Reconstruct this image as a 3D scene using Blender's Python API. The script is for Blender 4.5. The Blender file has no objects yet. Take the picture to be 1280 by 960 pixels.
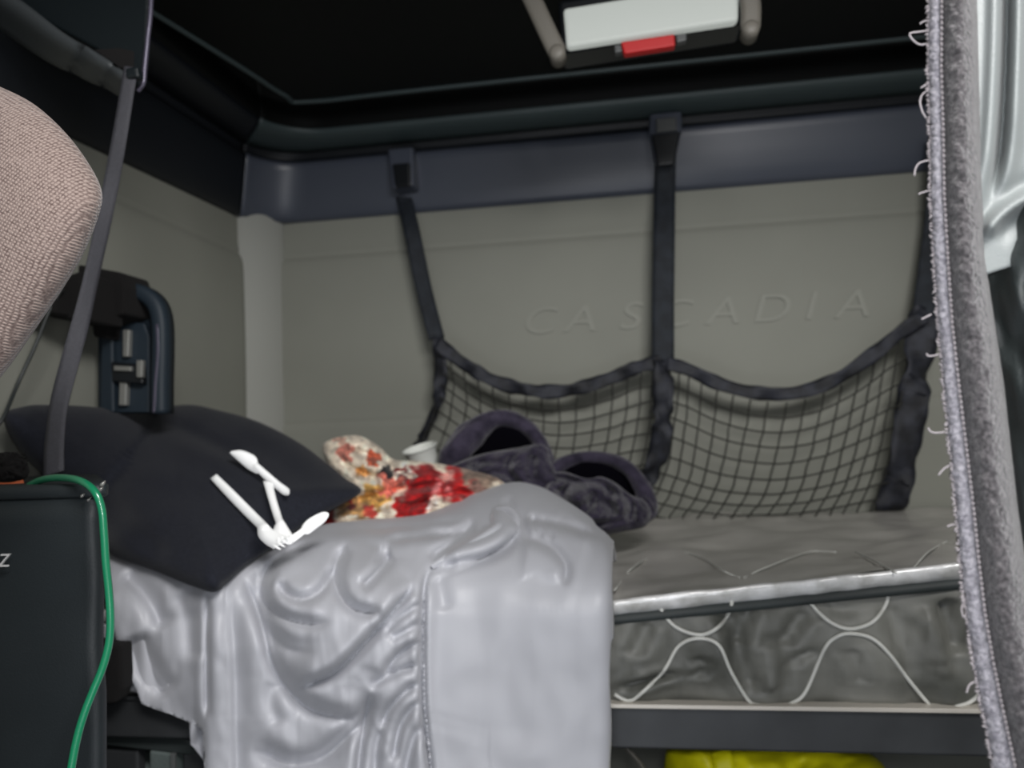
import bpy, math, random
import numpy as np
from mathutils import Vector, noise
random.seed(7)
sc = bpy.context.scene
COL = sc.collection
# ------------------------------------------------------------------ camera
F = 960.0
CAM = Vector((0.0, 0.0, 1.03))
yaw, pit, rol = math.radians(8.4), math.radians(3.4), math.radians(2.2)
fw = Vector((-math.sin(yaw)*math.cos(pit), math.cos(yaw)*math.cos(pit), math.sin(pit)))
r0 = Vector((math.cos(yaw), math.sin(yaw), 0)); u0 = r0.cross(fw)
cr = r0*math.cos(rol) - u0*math.sin(rol)
cu = r0*math.sin(rol) + u0*math.cos(rol)
cd = bpy.data.cameras.new('camera'); co = bpy.data.objects.new('camera', cd); COL.objects.link(co)
from mathutils import Matrix
co.matrix_world = Matrix(((cr.x,cu.x,-fw.x,CAM.x),(cr.y,cu.y,-fw.y,CAM.y),(cr.z,cu.z,-fw.z,CAM.z),(0,0,0,1)))
cd.sensor_width = 36; cd.lens = 36*F/1280; cd.clip_start = 0.02
cd.dof.use_dof = True; cd.dof.focus_distance = 0.62; cd.dof.aperture_fstop = 5.4
sc.camera = co

def ray(px, py): return fw + cr*((px-640)/F) - cu*((py-480)/F)
def P(px, py, Y):
    d = ray(px, py); return CAM + d*(Y/d.y)
def PX(px, py, X):
    d = ray(px, py); return CAM + d*(X/d.x)
def PZ(px, py, Z):
    d = ray(px, py); return CAM + d*((Z-CAM.z)/d.z)

# ------------------------------------------------------------------ materials
def lin(c):
    return tuple(((v/255)/12.92 if v/255 <= .04045 else (((v/255)+.055)/1.055)**2.4) for v in c)
def mat(name, rgb, rough=.8, metal=0, var=0.0, vscale=20, bump=0.0, bscale=200, sheen=0, rgb2=None, spec=.5, coat=0, emit=None, aniso=None, detail=3):
    m = bpy.data.materials.new(name); m.use_nodes = True
    nt = m.node_tree; b = nt.nodes['Principled BSDF']
    c = lin(rgb)
    b.inputs['Base Color'].default_value = (*c, 1)
    b.inputs['Roughness'].default_value = rough; b.inputs['Metallic'].default_value = metal
    b.inputs['Specular IOR Level'].default_value = spec
    if sheen:
        b.inputs['Sheen Weight'].default_value = sheen; b.inputs['Sheen Roughness'].default_value = .4
    if coat: b.inputs['Coat Weight'].default_value = coat; b.inputs['Coat Roughness'].default_value = .15
    tc = nt.nodes.new('ShaderNodeTexCoord'); mp = nt.nodes.new('ShaderNodeMapping')
    nt.links.new(tc.outputs['Object'], mp.inputs['Vector'])
    if aniso: mp.inputs['Scale'].default_value = aniso
    if var or rgb2:
        n = nt.nodes.new('ShaderNodeTexNoise'); n.inputs['Scale'].default_value = vscale; n.inputs['Detail'].default_value = detail
        nt.links.new(mp.outputs[0], n.inputs['Vector'])
        r = nt.nodes.new('ShaderNodeValToRGB')
        c2 = lin(rgb2) if rgb2 else tuple(min(1, v*(1+var)) for v in c)
        c1 = c if rgb2 else tuple(v*(1-var) for v in c)
        r.color_ramp.elements[0].position = .36; r.color_ramp.elements[1].position = .64
        r.color_ramp.elements[0].color = (*c1, 1); r.color_ramp.elements[1].color = (*c2, 1)
        nt.links.new(n.outputs['Fac'], r.inputs['Fac']); nt.links.new(r.outputs['Color'], b.inputs['Base Color'])
    if bump:
        n = nt.nodes.new('ShaderNodeTexNoise'); n.inputs['Scale'].default_value = bscale; n.inputs['Detail'].default_value = 4
        nt.links.new(mp.outputs[0], n.inputs['Vector'])
        bp = nt.nodes.new('ShaderNodeBump'); bp.inputs['Strength'].default_value = bump; bp.inputs['Distance'].default_value = .004
        nt.links.new(n.outputs['Fac'], bp.inputs['Height']); nt.links.new(bp.outputs[0], b.inputs['Normal'])
    if emit:
        b.inputs['Emission Color'].default_value = (*lin(emit[0]), 1); b.inputs['Emission Strength'].default_value = emit[1]
    return m
def attr_mat(name, rough=.8, bump=0, bscale=200, sheen=0):
    m = mat(name, (255,255,255), rough, bump=bump, bscale=bscale, sheen=sheen)
    nt = m.node_tree; a = nt.nodes.new('ShaderNodeVertexColor'); a.layer_name = 'Col'
    nt.links.new(a.outputs['Color'], nt.nodes['Principled BSDF'].inputs['Base Color'])
    return m

M = {}
M['wall'] = mat('vinyl_wall', (140,141,132), .75, var=.04, vscale=3, bump=.15, bscale=300)
M['post'] = mat('corner_vinyl', (160,161,155), .7, bump=.1, bscale=200)
M['cove'] = mat('cove_plastic', (74,79,91), .34, bump=.06, bscale=500, spec=.5)
M['coved'] = mat('cove_dark', (24,27,32), .45, bump=.12, bscale=500, spec=.3)  # cove plastic with the left side's shade in its colour; also the groove
M['ledge'] = mat('ledge_plastic', (62,74,76), .5, bump=.1, bscale=400)
M['black'] = mat('black_ceiling', (9,11,11), .6, bump=.2, bscale=300, spec=.2)
M['floor'] = mat('floor_rubber', (20,20,20), .9)
M['strap'] = mat('black_webbing', (34,39,46), .55, var=.3, vscale=40, bump=.4, bscale=900, spec=.4)
M['hem'] = mat('net_hem_webbing', (36,38,46), .5, var=.55, vscale=34, bump=.4, bscale=700)
M['cord'] = mat('net_cord', (46,46,42), .8)
M['buckle'] = mat('buckle_plastic', (20,23,27), .35)
M['clip'] = mat('mount_plate', (88,90,90), .4)
M['mtop'] = mat('mattress_top_fabric', (190,187,181), .36, var=.12, vscale=9, bump=.25, bscale=30, spec=.6, coat=.25)
M['mside'] = mat('mattress_side_fabric', (80,81,76), .5, rgb2=(122,122,116), vscale=9, bump=.35, bscale=22, spec=.5, detail=4)
M['pipe'] = mat('mattress_edge_binding', (240,239,234), .2, var=.35, vscale=26, bump=.6, bscale=40, spec=.9, coat=.8, detail=4)  # near-white, so the edge highlight sits in the colour
M['stitch'] = mat('quilting_thread', (205,205,199), .5)
M['rail'] = mat('rail_metal', (56,58,60), .5, metal=.2, var=.15, vscale=14)
M['railtop'] = mat('rail_top_strip', (200,194,184), .4, metal=.2)
M['rubber'] = mat('dark_base', (44,50,50), .6, var=.2, vscale=10)
M['sheet'] = mat('grey_jersey_sheet', (182,183,189), .43, var=.02, vscale=6, bump=.08, bscale=900, sheen=.25, spec=.5)
M['pillow'] = mat('black_knit', (35,37,45), .95, var=.14, vscale=260, bump=.3, bscale=900, sheen=.12, spec=.2)
M['fleece'] = mat('plum_fleece', (42,39,51), .95, rgb2=(66,61,76), vscale=34, bump=.8, bscale=240, sheen=.3, spec=.1)
M['fleecedark'] = mat('fleece_inside', (10,9,14), 1, spec=0)  # near-black, paints the shade inside hood and sleeve
M['white'] = mat('white_plastic', (250,251,250), .3, spec=.6, emit=((255,255,255), .3))  # self-glow paints the blown-out white of the cutlery
M['foam'] = mat('white_foam', (226,228,222), .6)
M['belt'] = mat('belt_webbing', (62,62,68), .6, var=.1, vscale=300, bump=.4, bscale=900)
M['green'] = mat('green_rubber', (24,122,84), .28, spec=.7, coat=.4)
M['box'] = mat('black_leatherette', (32,38,41), .55, var=.15, vscale=5, bump=.12, bscale=500)
M['letter'] = mat('white_print', (205,205,205), .5)
M['emboss'] = mat('embossed_vinyl', (146,147,138), .7)
M['bracket'] = mat('blue_black_metal', (28,40,50), .6, spec=.5)
M['bracketedge'] = mat('bracket_edge', (92,88,104), .35, metal=.3)
M['silver'] = mat('silver_metal', (150,150,146), .35, metal=.5)
M['lamp'] = mat('lamp_diffuser', (150,154,150), .5, emit=((212,218,212), .42))
M['red'] = mat('red_plastic', (190,30,32), .5, emit=((190,30,32), .06))  # slight glow lifts the switch's red; it is no lamp
M['arm'] = mat('lamp_arm', (120,116,108), .5)
M['plush'] = mat('grey_plush', (54,52,54), .95, rgb2=(96,93,95), vscale=420, bump=.8, bscale=520, sheen=.35, spec=.15, detail=6)
M['hemcloth'] = mat('lavender_hem', (108,106,114), .85, rgb2=(150,148,155), vscale=380, bump=.8, bscale=500, sheen=.2)
M['thread'] = mat('cream_thread', (146,140,143), .7)
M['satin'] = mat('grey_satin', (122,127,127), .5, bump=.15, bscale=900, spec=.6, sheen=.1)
M['satind'] = mat('dark_satin', (44,49,49), .45, bump=.2, bscale=700)  # lining satin with its lower shade put into the colour
M['yellow'] = mat('yellow_vinyl', (245,236,20), .45, var=.12, vscale=20, bump=.3, bscale=30)
M['cabinet'] = mat('cabinet_plastic', (96,106,104), .55, var=.15, vscale=9, bump=.2, bscale=300)
M['fuzz'] = mat('black_fuzz', (14,12,12), 1)
M['orange'] = mat('orange_cloth', (170,84,46), .8)
M['cable'] = mat('dark_cable', (44,48,48), .5)
M['floral'] = attr_mat('floral_print', .85, bump=.3, bscale=300, sheen=.15)
M['bandlit'] = mat('overhead_trim_lit', (60,64,66), .5, bump=.2, bscale=400)
M['paneldark'] = mat('overhead_panel', (20,27,30), .45, bump=.2, bscale=500)

# tan woven seat fabric (rows of little diagonal ribs)
def weave():
    m = mat('tan_seat_weave', (160,139,132), .9, sheen=.3, spec=.2)
    nt = m.node_tree; b = nt.nodes['Principled BSDF']
    tc = nt.nodes.new('ShaderNodeTexCoord'); mp = nt.nodes.new('ShaderNodeMapping')
    mp.inputs['Rotation'].default_value = (0, math.radians(-32), 0)
    nt.links.new(tc.outputs['Object'], mp.inputs['Vector'])
    w = nt.nodes.new('ShaderNodeTexWave'); w.wave_type = 'BANDS'; w.bands_direction = 'Z'
    w.inputs['Scale'].default_value = 125; w.inputs['Distortion'].default_value = 1.2; w.inputs['Detail'].default_value = 2
    w.inputs['Detail Scale'].default_value = 3
    w2 = nt.nodes.new('ShaderNodeTexWave'); w2.wave_type = 'BANDS'; w2.bands_direction = 'X'
    w2.inputs['Scale'].default_value = 125; w2.inputs['Distortion'].default_value = 3
    n = nt.nodes.new('ShaderNodeTexNoise'); n.inputs['Scale'].default_value = 420
    for x in (w, w2, n): nt.links.new(mp.outputs[0], x.inputs['Vector'])
    a = nt.nodes.new('ShaderNodeMath'); a.operation = 'MULTIPLY'
    nt.links.new(w.outputs['Fac'], a.inputs[0]); nt.links.new(w2.outputs['Fac'], a.inputs[1])
    a2 = nt.nodes.new('ShaderNodeMath'); a2.operation = 'ADD'
    nt.links.new(a.outputs[0], a2.inputs[0]); nt.links.new(n.outputs['Fac'], a2.inputs[1])
    r = nt.nodes.new('ShaderNodeValToRGB')
    r.color_ramp.elements[0].position = .35; r.color_ramp.elements[1].position = 1.1/1.15
    r.color_ramp.elements[0].color = (*lin((92,77,73)), 1); r.color_ramp.elements[1].color = (*lin((152,136,129)), 1)
    nt.links.new(a2.outputs[0], r.inputs['Fac']); nt.links.new(r.outputs['Color'], b.inputs['Base Color'])
    bp = nt.nodes.new('ShaderNodeBump'); bp.inputs['Strength'].default_value = .45; bp.inputs['Distance'].default_value = .0014
    nt.links.new(a2.outputs[0], bp.inputs['Height']); nt.links.new(bp.outputs[0], b.inputs['Normal'])
    return m
M['weave'] = weave()

# ------------------------------------------------------------------ mesh helpers
ORG = {}
class MB:
    def __init__(s): s.v = []; s.f = []
    def add(s, v, f):
        n = len(s.v); s.v += [Vector(p) for p in v]; s.f += [tuple(i+n for i in q) for q in f]; return s
    def hexa(s, a, b):   # two quads of four corners
        s.add(list(a)+list(b), [(0,1,2,3),(7,6,5,4),(0,4,5,1),(1,5,6,2),(2,6,7,3),(3,7,4,0)]); return s
    def box(s, c, d, rz=0):
        c = Vector(c); hx,hy,hz = d[0]/2, d[1]/2, d[2]/2; R = Matrix.Rotation(rz, 3, 'Z')
        q = [R@Vector((x,y,z))+c for z in (-hz,hz) for x,y in ((-hx,-hy),(hx,-hy),(hx,hy),(-hx,hy))]
        return s.hexa(q[:4][::-1], q[4:][::-1])
    def tube(s, pts, r, n=8, cap=True):
        pts = [Vector(p) for p in pts]; rs = r if isinstance(r, (list,tuple)) else [r]*len(pts)
        v = []; ref = Vector((.13,.31,1)).normalized(); pn = None
        for i, p in enumerate(pts):
            t = (pts[min(i+1,len(pts)-1)]-pts[max(i-1,0)]).normalized()
            if pn is None: pn = (ref - t*ref.dot(t)).normalized()
            else: pn = (pn - t*pn.dot(t)).normalized()
            b = t.cross(pn)
            v += [p + (pn*math.cos(k*2*math.pi/n) + b*math.sin(k*2*math.pi/n))*rs[i] for k in range(n)]
        f = [(i*n+k, i*n+(k+1)%n, (i+1)*n+(k+1)%n, (i+1)*n+k) for i in range(len(pts)-1) for k in range(n)]
        if cap: f += [tuple(range(n))[::-1], tuple(range((len(pts)-1)*n, len(pts)*n))]
        return s.add(v, f)
    def grid(s, rows, close=False):
        nr, nc = len(rows), len(rows[0])
        f = [(i*nc+j, i*nc+j+1, (i+1)*nc+j+1, (i+1)*nc+j) for i in range(nr-1) for j in range(nc-1)]
        if close: f += [(i*nc+nc-1, i*nc, (i+1)*nc, (i+1)*nc+nc-1) for i in range(nr-1)]
        return s.add([p for r in rows for p in r], f)
    def ribbon(s, pts, w, th=.0015, n=Vector((0,-1,0)), twist=None):
        pts = [Vector(p) for p in pts]; ws = w if isinstance(w,(list,tuple)) else [w]*len(pts); rows = []
        for i, p in enumerate(pts):
            t = (pts[min(i+1,len(pts)-1)]-pts[max(i-1,0)]).normalized()
            nn = (n - t*n.dot(t)).normalized(); side = t.cross(nn)
            if twist:
                a = twist(i/(len(pts)-1)); side, nn = side*math.cos(a)+nn*math.sin(a), nn*math.cos(a)-side*math.sin(a)
            h = ws[i]/2
            rows.append([p-side*h+nn*th, p-side*h*.5+nn*th*1.3, p+side*h*.5+nn*th*1.3, p+side*h+nn*th, p+side*h-nn*th, p-side*h-nn*th])
        s.grid(rows, True); k = len(s.v)-6*len(rows)
        s.f += [tuple(k+j for j in range(6)), tuple(len(s.v)-1-j for j in range(6))]
        return s
    def build(s, name, m, parent=None, smooth=True, bevel=0, solid=0, cols=None, sub=0, label=None):
        if parent is None:
            xs = [p.x for p in s.v]; ys = [p.y for p in s.v]; zs = [p.z for p in s.v]
            o0 = Vector(((min(xs)+max(xs))/2, (min(ys)+max(ys))/2, min(zs)))
        else: o0 = ORG[parent.name]
        me = bpy.data.meshes.new(name)
        me.from_pydata([tuple(p-o0) for p in s.v], [], s.f); me.update()
        if isinstance(m, (list, tuple)):
            for x in m: me.materials.append(x)
        else: me.materials.append(m)
        if cols is not None:
            ca = me.color_attributes.new('Col', 'FLOAT_COLOR', 'POINT')
            ca.data.foreach_set('color', np.array(cols, dtype=np.float32).ravel())
        me.polygons.foreach_set('use_smooth', [smooth]*len(me.polygons))
        o = bpy.data.objects.new(name, me); COL.objects.link(o)
        ORG[o.name] = o0.copy()
        if parent is None: o.location = o0
        else: o.parent = parent
        import bmesh
        bm = bmesh.new(); bm.from_mesh(me); bmesh.ops.recalc_face_normals(bm, faces=bm.faces); bm.to_mesh(me); bm.free()
        if bevel:
            b = o.modifiers.new('b', 'BEVEL'); b.width = bevel; b.segments = 3; b.limit_method = 'ANGLE'; b.angle_limit = math.radians(40)
        if solid:
            k = o.modifiers.new('s', 'SOLIDIFY'); k.thickness = solid; k.offset = 0
        if sub:
            k = o.modifiers.new('d', 'SUBSURF'); k.levels = sub; k.render_levels = sub
        if label: o['label'] = label
        return o
def thing(name, loc, label, cat, group=None):
    o = bpy.data.objects.new(name, None); COL.objects.link(o); o.location = loc; o.empty_display_size = .05
    ORG[o.name] = Vector(loc); o['label'] = label; o['category'] = cat
    if group: o['group'] = group
    return o
def tag(o, label, cat, group=None):
    o['label'] = label; o['category'] = cat
    if group: o['group'] = group
    return o
def struct(o): o['kind'] = 'structure'; return o

def cr_open(pts, n):
    """smooth open polyline through pts, n samples"""
    a = np.array([tuple(p) for p in pts], float); k = len(a)
    e = np.vstack([2*a[0]-a[1], a, 2*a[-1]-a[-2]]); out = []
    for t in np.linspace(0, k-1-1e-9, n):
        i = int(t); u = t-i; p0,p1,p2,p3 = e[i],e[i+1],e[i+2],e[i+3]
        out.append(.5*((2*p1)+(-p0+p2)*u+(2*p0-5*p1+4*p2-p3)*u*u+(-p0+3*p1-3*p2+p3)*u**3))
    return np.array(out)
def cr_closed(pts, n):
    a = np.array(pts, float); k = len(a); out = []
    for t in np.linspace(0, k, n, endpoint=False):
        i = int(t); u = t-i; p0,p1,p2,p3 = a[(i-1)%k],a[i%k],a[(i+1)%k],a[(i+2)%k]
        out.append(.5*((2*p1)+(-p0+p2)*u+(2*p0-5*p1+4*p2-p3)*u*u+(-p0+3*p1-3*p2+p3)*u**3))
    return np.array(out)
def V3(a): return [Vector(p) for p in a]
def seg_dist(px, py, poly):
    """numpy: distance of arrays px,py to polyline, along-parameter 0..1 and side sign"""
    best = np.full(px.shape, 1e9); tt = np.zeros(px.shape); sg = np.zeros(px.shape)
    L = [math.dist(poly[i], poly[i+1]) for i in range(len(poly)-1)]; tot = sum(L); acc = 0
    for i in range(len(poly)-1):
        (x0,y0),(x1,y1) = poly[i], poly[i+1]; dx,dy = x1-x0,y1-y0; l2 = dx*dx+dy*dy+1e-9
        t = np.clip(((px-x0)*dx+(py-y0)*dy)/l2, 0, 1)
        d = np.hypot(px-(x0+t*dx), py-(y0+t*dy)); m = d < best
        best = np.where(m, d, best); tt = np.where(m, (acc+t*L[i])/tot, tt)
        sg = np.where(m, np.sign(dx*(py-y0)-dy*(px-x0)), sg); acc += L[i]
    return best, tt, sg
HAT = .30
def folds(px, py, lst):
    out = np.zeros(px.shape)
    for poly, w, A, *o in lst:
        pl = [tuple(q) for q in cr_open(poly, max(8, len(poly)*4))]
        mg = max(5*w, (o[1]*3 if o else 0)); xs = [q[0] for q in pl]; ys = [q[1] for q in pl]
        m = (px > min(xs)-mg) & (px < max(xs)+mg) & (py > min(ys)-mg) & (py < max(ys)+mg)
        if not m.any(): continue
        d, t, sg = seg_dist(px[m], py[m], pl)
        end = np.clip(np.minimum(t, 1-t)*6, 0, 1); end = end*end*(3-2*end)
        r = A*(np.exp(-(d/w)**2) - HAT*np.exp(-((d-2.1*w)/(1.3*w))**2))*end
        if o: r += -o[0]*np.clip(sg, 0, 1)*np.exp(-d/o[1])*end*np.clip(d/(w*.5), 0, 1)
        out[m] += r
    return out
class Field:
    def __init__(s, lst, x0, x1, y0, y1, st=2.0):
        s.a = (x0, y0, st); gx, gy = np.meshgrid(np.arange(x0, x1+st*2, st), np.arange(y0, y1+st*2, st)); s.g = folds(gx, gy, lst)
    def __call__(s, x, y):
        x0, y0, st = s.a; u = (x-x0)/st; v = (y-y0)/st; h, w = s.g.shape
        u = min(max(u, 0), w-1.001); v = min(max(v, 0), h-1.001); i, j = int(v), int(u); a, b = v-i, u-j; g = s.g
        return float(g[i,j]*(1-a)*(1-b)+g[i+1,j]*a*(1-b)+g[i,j+1]*(1-a)*b+g[i+1,j+1]*a*b)
def fbm(x, y, z=0, o=3):
    return noise.fractal(Vector((x, y, z)), 1.0, 2.0, o)
def blob(mb, outline, Yf, tf, tb, n=112, rings=26, power=2.2, disp=None, ctr=None, colf=None, cols=None):
    """closed cushion: px outline (star-shaped), centre-plane depth Yf(px,py), front/back swell"""
    ol = cr_closed(outline, n); c = np.array(ctr) if ctr else ol.mean(0)
    def ring(k, front):
        r = math.sin(k/rings*math.pi/2); prof = max(0, 1-r**power)**.5; row = []
        for q in ol:
            x, y = c + (q-c)*r
            Y = Yf(x, y) + (-tf if front else tb)*prof
            if disp is not None: Y += disp(x, y, r)*(1 if front else .2)
            row.append(P(x, y, Y))
            if cols is not None: cols.append((*colf(x, y), 1))
        return row
    rows = [ring(k, True) for k in range(1, rings+1)] + [ring(k, False) for k in range(rings-1, 0, -1)]
    k0 = len(mb.v); mb.grid(rows, True); e = len(mb.v)
    mb.f.append(tuple(range(k0, k0+n))); mb.f.append(tuple(range(e-n, e))[::-1])
    return mb

# ------------------------------------------------------------------ room shell
BW = 1.9; LW = -.96; RW = 1.55; CEIL = 2.0
# back wall: padded vinyl panels with a shallow relief
def wall_relief(x, z):
    d = 0.0
    zs = 1.50 - .0*x                                   # upper seam
    d += .012/(1+math.exp((z-zs)*90))*-1               # lower panel stands a little proud
    d += -.006/(1+math.exp((z-1.065)*120))
    d += .004*math.exp(-((z-zs)/.006)**2) + .003*math.exp(-((z-1.065)/.005)**2)
    d += -.012*math.exp(-((x-.2)/.9)**2)*math.exp(-((z-1.25)/.25)**2)
    return d
rows = []
for z in list(np.linspace(0, 1.0, 6))+list(np.linspace(1.02, 1.6, 120))+[1.7, 2.0]:
    rows.append([Vector((x, BW+wall_relief(x, z), z)) for x in np.linspace(LW+.04, RW, 70)])
struct(MB().grid(rows).build('wall_back', M['wall'], solid=.01))
rows = []
for z in list(np.linspace(0, 1.0, 6))+list(np.linspace(1.02, 1.6, 90))+[1.7, 2.0]:
    rows.append([Vector((LW-wall_relief(-.9, z)*1.0, y, z)) for y in np.linspace(-.6, BW-.05, 40)])
struct(MB().grid(rows).build('wall_left', M['wall'], solid=.01))
struct(MB().box((RW+.02, .65, 1), (.04, 2.5, 2)).build('wall_right', M['wall'], smooth=False))
struct(MB().box((.3, .65, -.02), (2.6, 2.5, .04)).build('floor', M['floor'], smooth=False))
struct(MB().box((.3, .65, CEIL+.02), (2.6, 2.5, .04)).build('ceiling', M['black'], smooth=False))
# rounded corner post
a, b = Vector((LW-.002, 1.80, 0)), Vector((-.875, BW+.002, 0)); rows = []
for z in (0, .5, 1.0, 1.5, 1.9):
    rows.append([a.lerp(b, t) + Vector((.7,-.7,0)).normalized()*(.018*math.sin(math.pi*t)**.6) + Vector((0,0,z)) for t in np.linspace(0, 1, 15)])
struct(MB().grid(rows).build('trim_1', M['post'], solid=.004))

# cove running round the top of back and left wall
def cove_path(d, z, nleft=14, drop=0):
    rr = .13; pts = []
    xr, yb, xl = RW, BW-d, LW+d
    for x in np.linspace(xr, xl+rr, 16): pts.append(Vector((x, yb, z)))
    for k in range(1, 12):
        a = math.pi/2 + k/12*math.pi/2
        pts.append(Vector((xl+rr+rr*math.cos(a), yb-rr+rr*math.sin(a), z)))
    for y in np.linspace(yb-rr, .25, nleft):
        t = (yb-rr-y)/(yb-rr-.25); pts.append(Vector((xl+.0*t, y, z-drop*t)))
    return pts
def cove_strip(prof, name, m_back, m_left, drop):
    paths = [cove_path(d, z, drop=drop) for d, z in prof]
    struct(MB().grid([p[:26] for p in paths]).build(name[0], m_back, solid=.003))
    struct(MB().grid([p[25:] for p in paths]).build(name[1], m_left, solid=.003))
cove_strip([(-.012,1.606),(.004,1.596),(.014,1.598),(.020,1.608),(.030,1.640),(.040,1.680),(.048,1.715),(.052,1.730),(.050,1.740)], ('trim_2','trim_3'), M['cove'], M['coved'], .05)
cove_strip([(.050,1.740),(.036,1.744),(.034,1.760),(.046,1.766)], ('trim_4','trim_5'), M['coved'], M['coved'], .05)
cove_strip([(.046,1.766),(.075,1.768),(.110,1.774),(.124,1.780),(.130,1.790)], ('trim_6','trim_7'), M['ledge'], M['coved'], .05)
cove_strip([(.130,1.790),(.128,1.83),(.11,1.90),(.11,2.0)], ('trim_8','trim_9'), M['black'], M['black'], .05)

# overhead hatch panel: dark slab with a thin lighter rim
A0 = PZ(372, 128, 1.80); yF = A0.y
hatch = thing('ceiling_hatch', (A0.x, yF, 1.80), 'wide black overhead hatch panel with thin grey rim above the bunk', 'hatch')
x0, x1, yN = A0.x, 1.45, .35
MB().hexa([(x0-.28,yN,1.80),(x1,yN,1.80),(x1,yF-.01,1.80),(x0,yF-.01,1.80)], [(x0-.28,yN,1.86),(x1,yN,1.86),(x1,yF-.01,1.86),(x0,yF-.01,1.86)]).build('panel', M['black'], hatch, smooth=False)
MB().tube(V3(cr_open([(x0-.29,yN,1.80),(x0-.06,yF-.28,1.80),(x0-.012,yF-.05,1.80),(x0+.03,yF,1.80),(x0+.4,yF,1.80),(x1,yF,1.80)], 60)), .006).build('rim', M['ledge'], hatch)

# ceiling lamp between two arms
def q4(pts, Y): return [P(x, y, Y) for x, y in pts]
lampL = P(810, 40, 1.25)
lamp = thing('ceiling_lamp', tuple(lampL), 'white rectangular cabin lamp between two grey arms under the dark ceiling', 'lamp')
def slab(pts, Yn, Yb):   # px outline pts on two depth planes
    f = q4(pts, Yn); n = len(pts)
    bk = [Vector((p.x, Yb, p.z+ (0))) for p in f]
    mb = MB(); mb.add(f+bk, [tuple(range(n)), tuple(range(n, 2*n))[::-1]] + [(i, i+n, (i+1)%n+n, (i+1)%n) for i in range(n)])
    return mb
slab([(704,10),(924,-26),(923,25),(708,59)], 1.25, 1.30).build('diffuser', M['lamp'], lamp, smooth=False, bevel=.006)
slab([(697,0),(930,-40),(929,29),(701,66)], 1.262, 1.33).build('housing', M['buckle'], lamp, smooth=False, bevel=.008)
slab([(776,52),(843,42),(844,57),(780,67)], 1.252, 1.27).build('switch', M['red'], lamp, smooth=False, bevel=.003, label='red slide switch')
slab([(768,56),(776,55),(778,64),(769,66)], 1.255, 1.27).build('switch_end', M['clip'], lamp, smooth=False, bevel=.002)
slab([(845,43),(858,41),(858,50),(846,53)], 1.255, 1.27).build('switch_end', M['clip'], lamp, smooth=False, bevel=.002)
for px0, pts in ((0, [(652,-30),(668,5),(688,48),(697,66)]), (1, [(918,-60),(930,-30),(938,5),(938,36)])):
    a = MB().ribbon(V3(cr_open([P(x,y,1.24) for x,y in pts], 14)), .030, .006).build('arm', M['arm'], lamp)
    x, y = pts[-1]; c = P(x, y+2, 1.23)
    MB().tube([c+Vector((0,-.012,0)), c+Vector((0,-.009,0)), c+Vector((0,.02,0))], [.008,.013,.014], 14).build('knob', M['arm'], a)

# ------------------------------------------------------------------ wall lettering (embossed)
def letter(ch, px, py, h, Y, m, name, sx=1.0, parent=None, th=.002, dy=0):
    cu_ = bpy.data.curves.new(name, 'FONT'); cu_.body = ch; cu_.size = 1; cu_.extrude = 0; cu_.align_x = 'CENTER'; cu_.shear = .25
    t = bpy.data.objects.new('tmp', cu_); COL.objects.link(t)
    dg = bpy.context.evaluated_depsgraph_get(); me = bpy.data.meshes.new_from_object(t.evaluated_get(dg))
    bpy.data.objects.remove(t)
    import bmesh
    bm = bmesh.new(); bm.from_mesh(me)
    r = bmesh.ops.extrude_face_region(bm, geom=bm.faces[:])
    for v in [g for g in r['geom'] if isinstance(g, bmesh.types.BMVert)]: v.co.z += th/h
    base = P(px, py, Y); k = h/.72
    vs = [base + Vector((v.co.x*k*sx, -v.co.z*h, v.co.y*k)) for v in bm.verts]; fs = [tuple(v.index for v in f.verts) for f in bm.faces]
    bm.free(); return MB().add(vs, fs)
wl = thing('wall_lettering', tuple(P(860, 410, BW-.03)), 'faint pale embossed capital lettering across the grey back wall', 'lettering')
for ch, px in zip('CASCADIA', (672,724,786,840,902,962,1010,1064)):
    py = 417 - (px-672)*.052
    p = P(px, py, BW-.03)
    letter(ch, px, py, .068, BW+wall_relief(p.x, 1.27)-.006, None, 'wall_lettering', 1.25, th=.003).build('letter', M['emboss'], wl, smooth=False)

# ------------------------------------------------------------------ cargo net on the back wall
net = thing('cargo_net', tuple(P(830, 640, 1.82)), 'black webbing cargo net with two sagging pockets hanging on the back wall', 'net')
def seq(pts, Y, n): 
    q = cr_open([(*p, (Y if not callable(Y) else Y(*p))) if len(p)==2 else p for p in pts], n)
    return [P(x, y, yy) for x, y, yy in q]
CY = BW-.075      # mount depth on the cove
# hanging straps
MB().ribbon(seq([(497,216,CY+.0),(503,240,CY+.05),(515,290,1.83),(530,362,1.82),(546,424,1.80)], 0, 24), [.040]*24, twist=lambda t: .5*t).build('strap', M['strap'], net)
MB().ribbon(seq([(832,186,CY),(831,230,CY+.02),(830,300,1.80),(829,380,1.79),(829,458,1.78)], 0, 24), .050).build('strap', M['strap'], net)
MB().ribbon(seq([(1176,170,CY),(1172,260,1.82),(1162,340,1.81),(1155,396,1.79)], 0, 16), .050).build('strap', M['strap'], net)
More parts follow.
